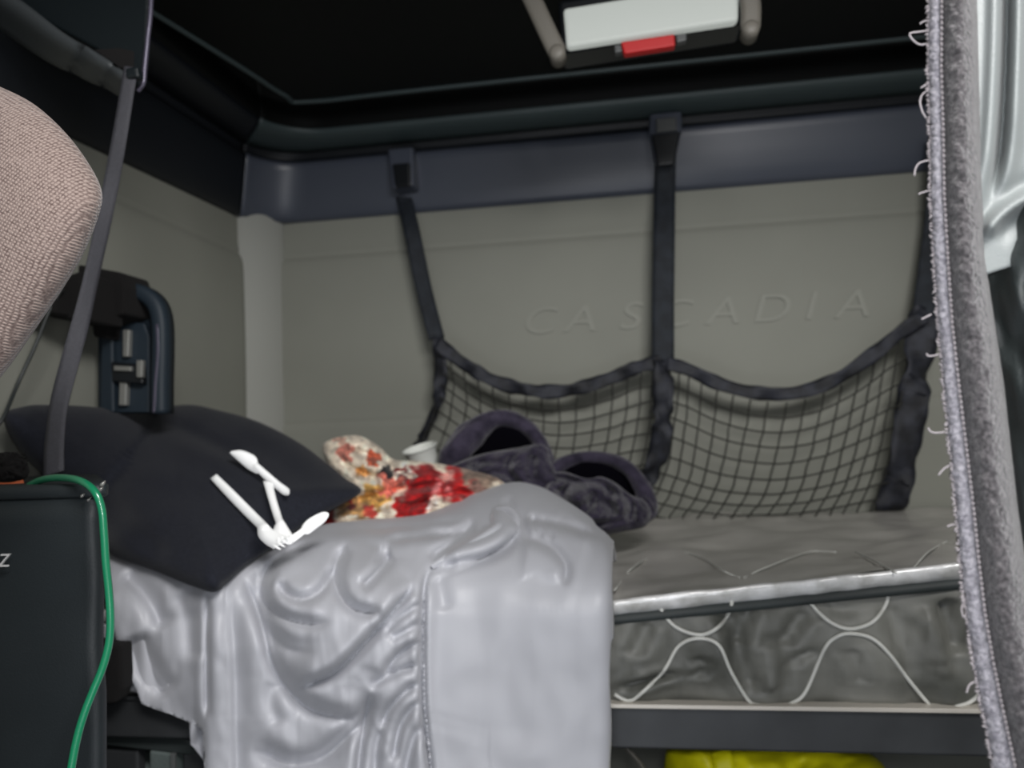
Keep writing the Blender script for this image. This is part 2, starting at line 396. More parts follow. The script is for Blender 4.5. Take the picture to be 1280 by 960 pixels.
# lower vertical straps, crumpled
wob = lambda s, a: (lambda t: a*math.sin(t*17+s)+.3*math.sin(t*31+s))
MB().ribbon(seq([(546,422,1.80),(551,460,1.79),(548,500,1.80),(534,535,1.83),(521,560,1.85)], 0, 30), [.018+.018*abs(math.sin(i*.13+.4)) for i in range(30)], twist=wob(1,.7)).build('side_strap', M['hem'], net)
MB().ribbon(seq([(829,450,1.78),(829,490,1.75),(828,530,1.75),(822,570,1.77),(806,604,1.80)], 0, 34), .048, twist=wob(0,.6)).build('side_strap', M['hem'], net)
MB().ribbon(seq([(1157,385,1.79),(1151,430,1.78),(1141,500,1.76),(1130,570,1.77),(1112,638,1.81)], 0, 34), .066, twist=wob(2,.5)).build('side_strap', M['hem'], net)
top1 = [(546,428),(580,455),(620,477),(665,488),(710,488),(760,474),(800,458),(828,452)]
top2 = [(834,454),(860,462),(900,480),(945,491),(995,491),(1045,474),(1090,444),(1125,416),(1156,396)]
MB().ribbon(seq(top1, 1.78, 60), [.033+.004*math.sin(i*.7) for i in range(60)], twist=lambda t: .45*math.sin(t*30)+.25*math.sin(t*61)).build('top_hem', M['hem'], net)
MB().ribbon(seq(top2, 1.77, 60), [.031+.003*math.sin(i*.6) for i in range(60)], twist=lambda t: .4*math.sin(t*26)+.2*math.sin(t*57)).build('top_hem', M['hem'], net)
def netting(top, right, bottom, left, nc, nr, name):
    N = 40; T = cr_open(top, N); Bm = cr_open(bottom, N); Lf = cr_open(left, N); R = cr_open(right, N)
    def at(a, t): x = t*(N-1); i = min(int(x), N-2); return a[i]*(1-(x-i)) + a[i+1]*(x-i)
    def S(u, v):
        c = at(T,u)*(1-v)+at(Bm,u)*v + at(Lf,v)*(1-u)+at(R,v)*u - ((1-u)*(1-v)*T[0]+u*(1-v)*T[-1]+(1-u)*v*Bm[0]+u*v*Bm[-1])
        Y = 1.79 - .09*math.sin(math.pi*min(1, v*1.0))*math.sin(math.pi*u)**.5 + .03*v
        j = 1.4*fbm(u*9, v*9, nc)
        return P(c[0]+j, c[1]+j*.7, Y)
    mb = MB()
    for i in range(nc+1): mb.tube([S(i/nc, k/30) for k in range(31)], .0019, 6)
    for j in range(1, nr+1): mb.tube([S(k/48, j/nr) for k in range(49)], .0019, 6)
    return mb.build(name, M['cord'], net)
netting(top1, [(828,460),(827,520),(818,580),(800,640)], [(505,600),(600,640),(700,655),(800,640)], [(548,436),(551,480),(538,530),(505,600)], 15, 9, 'netting')
netting(top2, [(1152,410),(1140,500),(1125,580),(1104,642)], [(790,640),(880,655),(1000,655),(1104,642)], [(838,462),(832,520),(818,590),(790,640)], 17, 9, 'netting')
# mounts on the cove
mt = slab([(484,186),(516,183),(517,232),(490,236)], CY-.012, CY+.06).build('mount', M['cove'], net, smooth=False, bevel=.006)
slab([(490,205),(512,203),(513,232),(494,234)], CY-.022, CY-.01).build('buckle', M['buckle'], mt, smooth=False, bevel=.004)
mt = slab([(812,142),(852,138),(853,160),(843,200),(820,202),(811,165)], CY-.012, CY+.06).build('mount', M['cove'], net, smooth=False, bevel=.006)
slab([(820,148),(845,146),(846,162),(821,165)], CY-.022, CY-.01).build('plate', M['clip'], mt, smooth=False, bevel=.002)
slab([(814,168),(850,164),(843,205),(822,207)], CY-.024, CY-.008).build('buckle', M['buckle'], mt, smooth=False, bevel=.004)

# ------------------------------------------------------------------ bunk
MF = 1.04; MB_ = 1.865; XL, XR = LW+.02, 1.40
def ztop(x): return .797 + .045*min(1, max(-.3, (x-.0)/.45)) if x < .6 else .842
def mtop(x, y):
    t = (y-MF)/(MB_-MF)
    z = ztop(x)*(1-t)+.812*t
    return z + .006*math.sin(x*26)*math.sin(y*19) - .004*math.exp(-((y-MF-.05)/.02)**2)
matt = thing('mattress', ((XL+XR)/2, (MF+MB_)/2, .667), 'grey quilted bunk mattress with wavy stitched side on the metal rail', 'mattress')
rows = []
xs = np.linspace(XL, XR, 240)
for y in np.linspace(MF+.012, MB_, 60):
    rows.append([Vector((x, y, mtop(x, y)+.005*fbm(x*6, y*9))) for x in xs])
MB().grid(rows).build('top_panel', M['mtop'], matt)
def proj(p):
    d = p-CAM; k = d.dot(fw); return 640+F*d.dot(cr)/k, 480-F*d.dot(cu)/k
SIDE = Field([([(905,755),(915,790),(928,830),(945,872)], 9, .020), ([(938,752),(930,780),(926,806)], 8, .016), ([(1005,762),(990,785),(975,806)], 8, .013), ([(1110,752),(1120,790),(1142,850)], 9, .012),
  ([(1180,745),(1190,780),(1204,820)], 12, .024), ([(1150,760),(1165,800),(1180,850)], 8, -.012), ([(775,862),(805,852),(845,842)], 5, .014), ([(868,820),(880,832),(866,850)], 5, .010), ([(1060,806),(1070,830),(1078,856)], 6, .010),
  ([(955,800),(965,830),(960,865)], 8, -.012), ([(810,775),(800,800),(790,820)], 9, .009), ([(1030,750),(1050,762),(1072,760)], 8, .008), ([(985,835),(1000,820),(1020,812)], 5, .008)], 740, 1260, 720, 900)
def side_y(x, z):
    u, v = proj(Vector((x, MF, z)))
    return side_y0(x, z) + SIDE(u, v)*1.1
def side_y0(x, z):
    t = (z-.667)/(ztop(x)-.667)
    return MF + .004 - .012*math.sin(math.pi*t) + .010*fbm(x*12+z*7, z*6-x*5, 3) + .003*fbm(x*30, z*18, 5)
rows = []
for k in range(46):
    t = k/45; rows.append([Vector((x, side_y(x, .667+t*(ztop(x)-.022-.667)), .667+t*(ztop(x)-.022-.667))) for x in xs])
MB().grid(rows).build('side_panel', M['mside'], matt)
MB().box(((XL+XR)/2, (MF+MB_)/2+.02, .727), (XR-XL-.01, MB_-MF-.06, .118)).build('core', M['mside'], matt, smooth=False)
# rolled edge and its dark lower lip
rows = []
for x in xs:
    z = ztop(x); j = .003*fbm(x*25, 2, 1); w = 1+.25*fbm(x*11, 7, 0)
    pr = []
    for a in np.linspace(-.6*math.pi, 1.0*math.pi, 14):
        pr.append(Vector((x, MF-.002+j-.015*math.cos(a-.25*math.pi)*.9, z-.004+.0125*w*math.sin(a-.1))))
    rows.append(pr)
MB().grid(rows).build('edge_binding', M['pipe'], matt, label='shiny silver edge binding')
rows = [[Vector((x, MF-.008+dy, ztop(x)+dz)) for x in xs] for dy, dz in ((.006,-.012),(-.001,-.016),(-.001,-.024),(.010,-.027))]
MB().grid(rows).build('lip', M['rubber'], matt)  # dark strip standing in for the shaded gap below the edge
def onside(px, py):
    p = P(px, py, MF); p = P(px, py, side_y(p.x, p.z)-.002); return p
st = MB()
for poly in ([(768,868),(785,876),(800,868),(830,838),(848,808),(872,798),(898,806),(914,840),(936,876),(950,882)],
             [(984,882),(1006,866),(1030,812),(1046,796),(1064,792),(1090,798),(1112,818),(1136,850),(1164,884)],
             [(1194,884),(1215,876),(1240,850),(1262,810)],
             [(820,752),(838,778),(858,790),(880,793),(900,782),(912,764),(916,746)],
             [(1003,740),(1022,764),(1042,780),(1064,786),(1090,778),(1106,758),(1112,738)]):
    st.tube([onside(x, y) for x, y in cr_open(poly, 50)], .0026, 6)
for poly in ([(768,738),(790,710),(820,694),(852,690),(880,698),(905,714),(925,722)], [(930,722),(960,708),(1010,690),(1045,690)], [(1070,690),(1095,702),(1120,716)], [(1140,712),(1160,690),(1185,676)]):
    pts = []
    for x, y in cr_open(poly, 30):
        p = PZ(x, y, .82); p = PZ(x, y, mtop(p.x, p.y)+.004*fbm(p.x*6,p.y*9)+.006); pts.append(p)
    st.tube(pts, .0013, 6)
st.build('quilting', M['stitch'], matt)

rail = thing('bunk_rail', (.2, MF, .56), 'grey metal bunk rail with pale top strip under the mattress', 'rail')
MB().box(((XL+XR)/2, MF+.02, .637), (XR-XL, .05, .056)).build('beam', M['rail'], rail, smooth=False, bevel=.004)
MB().box(((-.1+XR)/2, MF-.003, .6665), (XR+.1, .02, .0055)).build('top_strip', M['railtop'], rail, smooth=False, bevel=.001)
MB().box(((XL-.1)/2, MF+.005, .6665), (-.1-XL-.003, .03, .005)).build('top_strip', M['rail'], rail, smooth=False, bevel=.001)
MB().box(((XL+XR)/2, (MF+MB_)/2+.03, .645), (XR-XL, MB_-MF-.02, .03)).build('deck', M['rubber'], rail, smooth=False)
for x in (-.2, 1.3):
    MB().box((x, MF+.04, .297), (.04, .04, .594)).build('leg', M['rail'], rail, smooth=False, bevel=.003)

# storage locker under the left end of the bunk
lk = thing('storage_locker', (-.68, 1.3, 0), 'dark grey plastic locker under the left end of the bunk', 'locker')
MB().box((-.61, 1.38, .275), (.66, .60, .55)).build('body', M['cabinet'], lk, smooth=False, bevel=.012)
lid = slab([(40,914),(130,908),(232,924),(246,935),(243,945),(130,932),(40,930)], 1.055, 1.09).build('lid_edge', M['rubber'], lk, smooth=False, bevel=.003)
dr = slab([(110,936),(172,938),(174,1010),(110,1010)], 1.065, 1.085).build('door', M['rail'], lk, smooth=False, bevel=.004)
l2 = slab([(186,938),(216,942),(217,1000),(186,1000)], 1.055, 1.085).build('latch', M['cabinet'], lk, smooth=False, bevel=.004)
slab([(212,942),(218,943),(218,965),(213,965)], 1.05, 1.056).build('latch_edge', M['clip'], l2, smooth=False, bevel=.001)
slab([(228,935),(262,948),(262,1010),(228,1010)], 1.058, 1.085).build('latch', M['rail'], lk, smooth=False, bevel=.004)

# yellow bag below the bunk
mb = MB()
blob(mb, [(830,960),(840,930),(880,918),(960,916),(1030,920),(1085,940),(1112,975),(1110,1060),(1050,1120),(900,1125),(830,1070)], lambda x,y: 1.30, .12, .12, disp=lambda x,y,r: .012*fbm(x*.02,y*.03,9)+.012*math.exp(-((x-900)/8)**2)+.01*math.exp(-((x-990)/10)**2))
zmin = min(p.z for p in mb.v)
yb = thing('duffel_bag', (P(960,1000,1.3).x, 1.3, 0), 'bright yellow vinyl bag stowed beneath the bunk rail', 'bag')
for p in mb.v: p.z = p.z if p.z > .45 else .45-(.45-p.z)*(.45/(.45-zmin))
mb.build('body', M['yellow'], yb)
MB().ribbon(seq([(900,938,1.2),(905,955,1.185),(908,990,1.175),(905,1060,1.18)], 0, 16), .03, .002).build('handle', M['yellow'], yb)
tag(MB().tube([P(x,y,1.22) for x,y in cr_open([(778,930),(792,944),(806,965),(815,1010),(818,1060)], 20)], .0035, 8).build('hanging_cord', M['arm']), 'thin grey cord hanging in the dark gap below the bunk rail', 'cord')

# ------------------------------------------------------------------ grey sheet
crest = cr_open([(110,690),(180,694),(240,706),(275,706),(300,696),(330,686),(360,672),(400,660),(450,654),(520,648),(560,634),(600,616),(640,605),(672,610),(700,625),(735,650),(744,662),(756,672),(766,683)], 140)
def crestY(px): return float(np.interp(px, crest[:,0], crest[:,1]))
lefte = [(690,128),(750,136),(790,143),(815,152),(850,166),(880,178),(893,215),(906,246),(912,254),(960,256),(1300,262)]
def leftX(py): return float(np.interp(py, [a for a,_ in lefte], [b for _,b in lefte]))
FL = [
 ([(404,676),(368,690),(343,706),(331,727),(335,752),(358,770),(390,777),(420,772)], 6, .010, -.010, 40),
 ([(350,722),(356,738),(372,746),(390,743),(406,729),(417,705)], 5, .010, -.008, 20),
 ([(330,700),(326,730),(334,775),(360,805),(400,812)], 10, .008, -.006, 40),
 ([(440,680),(424,704),(425,735),(441,757),(462,763),(480,757)], 6, .012, -.012, 30),
 ([(488,690),(482,702),(470,716),(450,735)], 6, .013, .008, 20),
 ([(470,690),(480,694),(490,692)], 7, .010),
 ([(460,664),(500,662),(540,664),(570,670)], 4, .005),
 ([(520,728),(500,752),(476,781),(448,812),(420,838),(392,852),(368,862)], 6, .016, .018, 55),
 ([(305,712),(318,740),(329,769),(337,800),(343,825),(360,856),(392,884),(434,892),(455,880)], 8, .012, -.014, 60),
 ([(312,930),(340,941),(367,950),(400,943),(430,918),(452,893),(462,860)], 9, .014, -.012, 50),
 ([(292,735),(291,780),(294,850),(296,960),(298,1100)], 12, .006, .006, 30),
 ([(345,850),(340,880),(350,910)], 9, .005),
 ([(258,735),(257,800),(257,860),(258,905)], 5, .008, .006, 25),
 ([(528,752),(512,762),(494,776),(478,796)], 5, .010, .006, 14),
 ([(528,776),(506,790),(486,800)], 4, .007),
 ([(527,800),(505,812),(487,830),(480,846)], 5, .010, .008, 16),
 ([(524,832),(498,840),(474,852),(462,862)], 4, .010, -.006, 16),
 ([(524,850),(505,866),(486,886),(474,912)], 5, .011, .006, 16),
 ([(526,872),(508,892),(497,915),(490,955)], 5, .010, .006, 14),
 ([(529,900),(516,926),(508,960),(505,1020)], 5, .010),
 ([(462,862),(455,905),(447,960),(445,1050)], 5, .012, .008, 24),
 ([(478,905),(470,940),(468,1000)], 5, .008),
 ([(552,702),(538,712),(531,726),(528,760),(527,820),(528,880),(533,930),(537,970),(540,1100)], 4, .014, .008, 30),
 ([(548,712),(575,703),(612,694),(636,680),(646,660)], 5, .013),
 ([(350,674),(400,667),(476,661),(540,656),(592,652)], 5, .006, .006, 20),
 ([(596,650),(582,664),(560,682),(536,700)], 5, .010),
 ([(648,672),(668,675),(688,684),(702,698),(707,712),(703,735)], 6, .008, .007, 30),
 ([(652,640),(655,656),(664,670)], 3, .005),([(664,644),(670,660),(680,672)], 3, .005),([(676,648),(684,664),(694,674)], 3, .004),
 ([(632,622),(640,640),(650,648)], 6, .006),([(700,640),(715,655),(735,668)], 6, .004),
 ([(545,720),(552,740),(556,765)], 8, .004),
 ([(652,648),(680,652),(715,660),(750,672)], 5, .008, .012, 30), ([(480,676),(520,672),(560,668),(590,662)], 5, .009, .008, 15), ([(300,700),(330,690),(360,680)], 5, .005),
 ([(655,700),(650,800),(645,950)], 36, .004),([(600,720),(596,850),(600,980)], 30, .004),
 ([(150,715),(185,750),(205,790)], 14, .010, .008, 30),([(170,790),(185,830),(215,870)], 12, .009, -.006, 30),([(215,740),(236,770),(244,830)], 10, .006),
]
nc, nr = 300, 190
PXg = np.zeros((nr, nc)); PYg = np.zeros((nr, nc)); Yg = np.zeros((nr, nc)); back = 18
for i in range(nr-back):
    t = i/(nr-back-1)
    for j in range(nc):
        s = j/(nc-1)
        yb_ = 1240; 
        x_top = 128 + (767-128)*s; ct = crestY(x_top)
        tt = t if t < .8 else t
        y = yb_ + (ct-yb_)*(1-(1-tt)**1.0)
        xl = leftX(y); xr = 766 + (-3 if y > 800 else 0) + 1.2*math.sin(y*.05)
        x = max(xl, 128+(xr-128)*s)
        x = x if y > 760 else x*(1-(760-y)/760*0) 
        PXg[i,j] = x; PYg[i,j] = y
        c2 = crestY(x); h = (y-c2)                      # px below crest
        if h < 0: PYg[i,j] = y = c2
Yb = np.zeros_like(PXg)
for i in range(nr-back):
    for j in range(nc):
        x, y = PXg[i,j], PYg[i,j]; c = crestY(x)
        # hanging front at .985, leaning back above the mattress edge
        Y = .985
        edge = 745 if x > 280 else 735
        if y < edge+30:
            k = (edge+30-y)/140; Y += .20*k**2.0
        if x < 262:
            k = min(1, (262-x)/22); k = k*k*(3-2*k); Y += .022*k
        d = max(0, y-c)
        Y += .035*math.exp(-d/9)                      # rounded crest
        Y += .008*fbm(x*.009, y*.006, 4) + (.005*fbm(x*.022, y*.012, 8) if x < 530 else 0)
        e = (766-x); Y += .022*math.exp(-e/7)         # rolled right edge
        if x > 640 and y < 720: Y += .0
        Yb[i,j] = Y
HAT = .10
FL = [(f[0], f[1]*1.25, f[2], *f[3:]) for f in FL]
Yb[:nr-back] += 1.7*folds(PXg[:nr-back], PYg[:nr-back], FL)
HAT = .30
# bulged twisted roll
dd, t_, _ = seg_dist(PXg, PYg, [tuple(q) for q in cr_open([(545,706),(580,692),(610,676),(632,660),(628,648)], 20)])
Yb -= .030*np.sqrt(np.clip(1-(dd/15)**2, 0, 1))*np.clip(t_*4, 0, 1)
dd, t_, _ = seg_dist(PXg, PYg, [(534,735),(534,820),(536,900),(543,980)])
Yb -= .003*np.exp(-(dd/3.5)**2)*(1+.6*np.sin(PYg*.9))
# slow belly of the loose part
Yb -= .040*np.exp(-((PXg-400)/110)**2)*np.exp(-((PYg-790)/110)**2)
rows = []
for i in range(nr-back):
    rows.append([P(PXg[i,j], PYg[i,j], Yb[i,j]) for j in range(nc)])
top = rows[-1]
for k in range(1, back+1):
    t = k/back; rw = []
    for p in top:
        y = p.y + .16*t + .015*math.sin(t*math.pi)
        z0 = mtop(p.x, min(MB_, y))+.006 if p.x > XL else .81
        z = p.z + .006*math.sin(min(1, t*3)*math.pi) 
        z = z*(1-t**1.6)+z0*t**1.6
        rw.append(Vector((p.x, y, max(z, z0 if t > .3 else z))))
    rows.append(rw)
sheet = tag(MB().grid(rows).build('bed_sheet', M['sheet'], solid=.0015), 'rumpled light grey sheet draped over the front edge of the mattress', 'sheet')
# puckered elastic seam + under-layer of sheet at the left corner
sm = MB(); pts = []
for y in np.linspace(712, 1100, 220):
    x = np.interp(y, [712,726,760,820,880,930,970,1100], [541,534,531,530,531,536,540,543])
    i = int(np.argmin(np.abs(PYg[:nr-back, nc//2]-y))); j = int(np.argmin(np.abs(PXg[i]-x)))
    pts.append(P(x, y, Yb[i,j]-.001+.0012*math.sin(y*1.1)))
sm.tube(pts, [.0018+.0008*math.sin(k*1.3) for k in range(len(pts))], 6).build('seam', M['sheet'], sheet)
rl = MB(); q = cr_open([(540,708),(560,698),(585,687),(610,676),(632,664),(640,652),(634,641),(620,637)], 50); rr_ = cr_open([(3,0),(7,0),(10,0),(13,0),(15,0),(14,0),(10,0),(3,0)], 50)[:,0]; rows = []
for i_, (x, y) in enumerate(q):
    ii = int(np.argmin(np.abs(PYg[:nr-back, nc//2]-y))); k_ = (775-y)/140 if y < 775 else 0
    p = P(x, y, .985+.20*k_**2-.012); t = (P(*q[min(i_+1,49)],1.0)-P(*q[max(i_-1,0)],1.0)).normalized(); n = Vector((0,-1,0)); sd = t.cross(n).normalized(); w = rr_[i_]*1.0/F
    rows.append([p + sd*math.cos(a)*w*(1+.10*math.sin(a*3+i_*.16)) + n*math.sin(a)*w*(.9+.15*math.sin(a*4+i_*.12)) for a in np.linspace(0, 2*math.pi, 30, endpoint=False)])
rl.grid(rows, True).build('twisted_fold', M['sheet'], sheet)
uy = MB(); rows = []
for v in np.linspace(0, 1, 24):
    y = 780+v*85; xa = 130; xb = 190+v*25
    rows.append([P(xa+(xb-xa)*u, y-3*math.sin(u*7)*v, 1.020+.004*math.sin(u*14+v*3)) for u in np.linspace(0,1,24)])
uy.grid(rows).build('under_layer', M['sheet'], sheet, solid=.001)
rows = []
for v in np.linspace(0, 1, 26):
    y = 895+v*60; xa = 236+v*4; xb = 275
    if v > .6: xa = 240+ (v-.6)*45
    rows.append([P(xa+(xb-xa)*u, y, 1.018-.010*math.sin(u*6+v*5)) for u in np.linspace(0,1,16)])
MB().grid(rows).build('under_layer', M['sheet'], sheet, solid=.001)

# ------------------------------------------------------------------ black pillow
def ylim(x): return .93/math.tan(yaw+math.atan((640-x)/F))   # depth at which that line of sight meets the left wall
def pY(x, y): return min(.93 + max(0, (742-y))/230*.42, ylim(x)-.085)
PF = [([(188,516),(215,530),(255,548),(310,575)], 9, .014), ([(230,520),(290,545),(350,580),(400,620)], 14, .006), ([(120,620),(170,660),(210,700)], 14, .008)]
PFd = Field(PF, 0, 460, 500, 745)
def pdisp(x, y, r):
    a = PFd(x, y)
    return a + .012*fbm(x*.008, y*.010, 2)*(1-r**6)
pl = MB()
blob(pl, [(4,520),(30,508),(60,506),(110,508),(160,514),(188,516),(212,508),(240,506),(270,512),(320,526),(372,552),(410,580),(432,598),(452,614),(425,632),(395,648),(350,678),(310,706),(285,728),(268,740),(240,732),(190,712),(135,690),(110,655),(60,600),(22,560)],
     lambda x,y: pY(x,y)+.045, .10, .06, n=150, rings=34, disp=pdisp, ctr=(235,615))
for p in pl.v:
    if p.y > 1.06 and p.z < .815: p.z = .815
pillow = tag(pl.build('pillow', M['pillow']), 'large black pillow slumped over the sheet beside the left wall', 'pillow')

# ------------------------------------------------------------------ floral blanket
FLOW = [(532,606,30,(150,10,16)),(574,606,30,(178,24,26)),(500,600,10,(110,16,20)),(548,612,12,(220,120,120)),(556,596,9,(226,150,140)),(515,635,22,(160,16,20)),(400,650,24,(150,14,18)),(380,662,16,(120,10,14)),
        (470,622,22,(206,158,84)),(440,634,18,(196,150,96)),(488,604,16,(206,112,96)),(432,566,14,(196,120,104)),(466,575,9,(190,90,60)),(452,590,9,(200,150,90)),(484,590,9,(36,30,34)),(476,606,8,(226,200,180)),
        (505,590,9,(220,210,195)),(460,640,8,(170,60,50)),(438,632,6,(150,40,50)),(540,628,10,(228,214,200)),(590,592,14,(140,118,104)),(612,600,16,(150,128,112)),(598,612,12,(130,100,90)),(500,585,7,(120,20,24)),(425,550,10,(212,170,150))]
def fcol(x, y):
    dx = 11*fbm(x*.07, y*.08, 1); dy = 10*fbm(x*.07, y*.08, 7)
    base = np.array((226,212,192.)) + 30*fbm(x*.08, y*.08, 3)
    c = base; 
    for fx, fy, r, col in FLOW:
        d = math.hypot(x+dx-fx, (y+dy-fy)*1.15)/r
        if d < 1:
            a = min(1, (1-d)*5); pet = .78+.35*abs(math.sin(math.atan2(y-fy, x-fx)*2.5+d*4))
            c = c*(1-a) + np.array(col)*pet*a
    c = c*min(1.15, .86+.5*max(0,fbm(x*.10, y*.12, 21)+.35))
    return tuple(lin([min(255, max(0, v)) for v in c]))
cols = []; fb = MB()
FB = [([(400,640),(450,626),(500,612),(560,604)], 5, .012), ([(420,575),(450,590),(480,600)], 5, .012), ([(480,566),(490,585),(520,600)], 4, .012), ([(500,640),(540,622),(600,612)], 4, .010), ([(440,560),(475,575)], 4, .008), ([(500,618),(512,600),(520,590)], 3, .008), ([(545,622),(555,604),(560,590)], 3, .008)]
FB = [(a, w, A*1.6) for a, w, A in FB]
FBd = Field(FB, 340, 650, 530, 700)
blob(fb, [(404,556),(425,546),(450,545),(474,558),(492,574),(520,576),(552,580),(590,588),(626,600),(640,625),(600,650),(520,670),(440,680),(370,684),(352,672),(372,656),(396,632),(416,606),(408,580)],
     lambda x,y: 1.30+(640-y)*.0012, .07, .05, n=200, rings=70, power=3, ctr=(490,625), colf=fcol, cols=cols,
     disp=lambda x,y,r: (FBd(x, y) + .022*fbm(x*.03, y*.04, 5))*(1-r**8))
for p in fb.v: p.z = max(p.z, .815)
tag(fb.build('floral_blanket', M['floral'], cols=cols), 'crumpled red, cream and yellow floral blanket between the black pillow and grey sheet', 'blanket')

# white cup behind the blanket
cb = P(530, 590, 1.50)
cup = thing('foam_cup', (cb.x, cb.y, .815), 'small white foam cup tipped behind the floral blanket', 'cup')
ax = Vector((-.22,-.25,1)).normalized(); rows = []
base = P(531, 581, 1.5)
e1 = ax.cross(Vector((0,1,0))).normalized(); e2 = ax.cross(e1)
for t, r in ((-.028,.001),(-.028,.019),(-.026,.022),(.0,.027),(.035,.033),(.037,.035),(.035,.0345),(.033,.031),(.0,.025),(-.024,.020),(-.024,.001)):
    rows.append([base+ax*t+(e1*math.cos(a)+e2*math.sin(a))*r for a in np.linspace(0, 2*math.pi, 32, endpoint=False)])
MB().grid(rows, True).build('body', M['foam'], cup)
MB().tube([base+ax*.036+(e1*math.cos(a)+e2*math.sin(a))*.0345 for a in np.linspace(0, 2*math.pi, 40)], .0018, 6).build('rim', M['foam'], cup)

# ------------------------------------------------------------------ plum fleece robe (hood and sleeve)
FY = 1.50
rb = thing('fleece_jacket', (P(680,640,FY).x, FY, .815), 'dark plum fleece jacket crumpled on the mattress in front of the net', 'jacket')
def roll(path, rad, Y, name, flat=.75, nz=1.0, lab=None):
    """soft roll of cloth swept along px path, oval section"""
    q = cr_open([(*p[:2], p[2] if len(p) > 2 else Y) for p in path], 60); c = [P(*x) for x in q]
    R = cr_open([(r, 0) for r in rad], 60)[:,0]; rows = []
    for i, p in enumerate(c):
        t = (c[min(i+1,59)]-c[max(i-1,0)]).normalized(); n = Vector((0,-1,0)); n = (n-t*n.dot(t)).normalized(); s = t.cross(n)
        end = min(1, min(i, 59-i)/5+.02)**.5; row = []
        for a in np.linspace(0, 2*math.pi, 36, endpoint=False):
            r = R[i]*end*(1+.16*fbm(i*.16, math.cos(a)*1.6, math.sin(a)*1.6+nz*5))
            v = p + s*math.cos(a)*r + n*math.sin(a)*r*1.0/flat*.8
            v.z = max(v.z, .815); row.append(v)
        rows.append(row)
    mb = MB().grid(rows, True); mb.f += [tuple(range(36)), tuple(len(mb.v)-1-k for k in range(36))]
    return mb
def clamp(mb, z=.815):
    for p in mb.v: p.z = max(p.z, z)
    return mb
m1 = MB()
a = roll([(552,590,1.46),(572,564,1.47),(596,538,1.49),(624,523,1.51),(654,531,1.51),(673,550,1.50),(682,574,1.48),(682,600,1.47)], [.024,.030,.025,.018,.015,.014,.016,.018], FY, 'x'); m1.add(a.v, a.f)
JF = Field([([(560,590),(600,578),(640,578),(680,572)], 5, .012), ([(575,606),(620,590),(650,600)], 5, .014), ([(640,566),(634,590),(650,612)], 5, .012), ([(670,566),(664,590),(676,612)], 5, .012), ([(600,575),(596,600)], 4, .010)], 530, 720, 540, 650)
blob(m1, [(546,592),(575,577),(605,567),(645,560),(680,556),(690,580),(704,612),(690,640),(640,640),(580,625),(550,606)], lambda x,y: 1.44-(y-560)*.0006, .035, .03, n=110, rings=40, power=4,
     disp=lambda x,y,r: (JF(x,y)+.016*fbm(x*.05, y*.06, 2))*(1-r**8))
clamp(m1).build('hood', M['fleece'], rb)
mb = MB(); blob(mb, [(578,576),(598,548),(626,532),(655,540),(672,558),(676,575),(640,590),(600,592)], lambda x,y: 1.505, .004, .02, n=60, rings=10)  # black shape standing in for the hood's shaded hollow
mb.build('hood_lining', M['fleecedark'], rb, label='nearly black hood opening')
m2 = MB()
a = roll([(684,606,1.46),(696,584,1.47),(722,573,1.48),(752,572,1.48),(780,582,1.47),(799,604,1.46),(808,630,1.44),(800,650,1.41)], [.020,.014,.012,.012,.013,.016,.020,.024], FY, 'x', nz=6); m2.add(a.v, a.f)
SF = Field([([(672,612),(690,598),(716,600),(738,616)], 5, .016), ([(700,626),(712,606),(738,600),(760,612),(768,628)], 6, .020), ([(735,640),(745,622),(762,632),(770,650)], 6, .020),
            ([(690,600),(702,620),(720,640)], 5, .014), ([(776,612),(790,632),(786,655)], 5, .016), ([(715,650),(745,655),(780,650)], 4, .008)], 640, 830, 560, 690)
blob(m2, [(655,606),(680,592),(706,590),(732,598),(752,596),(770,604),(788,618),(806,626),(814,642),(806,658),(782,664),(752,668),(722,658),(690,640),(664,628)], lambda x,y: 1.42-(y-600)*.0008, .045, .03, n=150, rings=50, power=3.2,
     disp=lambda x,y,r: (SF(x,y)*1.3+.016*fbm(x*.045, y*.05, 12))*(1-r**10))
clamp(m2).build('sleeve', M['fleece'], rb)
mb = MB(); blob(mb, [(690,600),(704,582),(740,575),(776,586),(797,610),(802,632),(770,650),(730,652),(700,635)], lambda x,y: 1.475, .004, .02, n=60, rings=10)  # same black stand-in for shade, within the sleeve arch
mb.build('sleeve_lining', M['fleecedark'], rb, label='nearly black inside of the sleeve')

# ------------------------------------------------------------------ white plastic cutlery on the pillow
def strip(mb, L, R, Y, th=.0022):
    """flat moulded piece between px polylines"""
    n = 30; a = cr_open(L, n); b = cr_open(R, n); rows = []
    for i in range(n):
        p, q = P(a[i][0], a[i][1], Y(i/(n-1))), P(b[i][0], b[i][1], Y(i/(n-1))); m_ = (p+q)/2
        rows.append([p, m_+Vector((0,th*.6,0)), q, q+Vector((0,th,0)), m_+Vector((0,th*2,0)), p+Vector((0,th,0))])
    mb.grid(rows, True); k = len(mb.v)-6*n; mb.f += [tuple(k+j for j in range(6)), tuple(len(mb.v)-1-j for j in range(6))]
    return mb
CG = 'white plastic cutlery on the black pillow'
yk = lambda a, b: (lambda t: a+(b-a)*t)
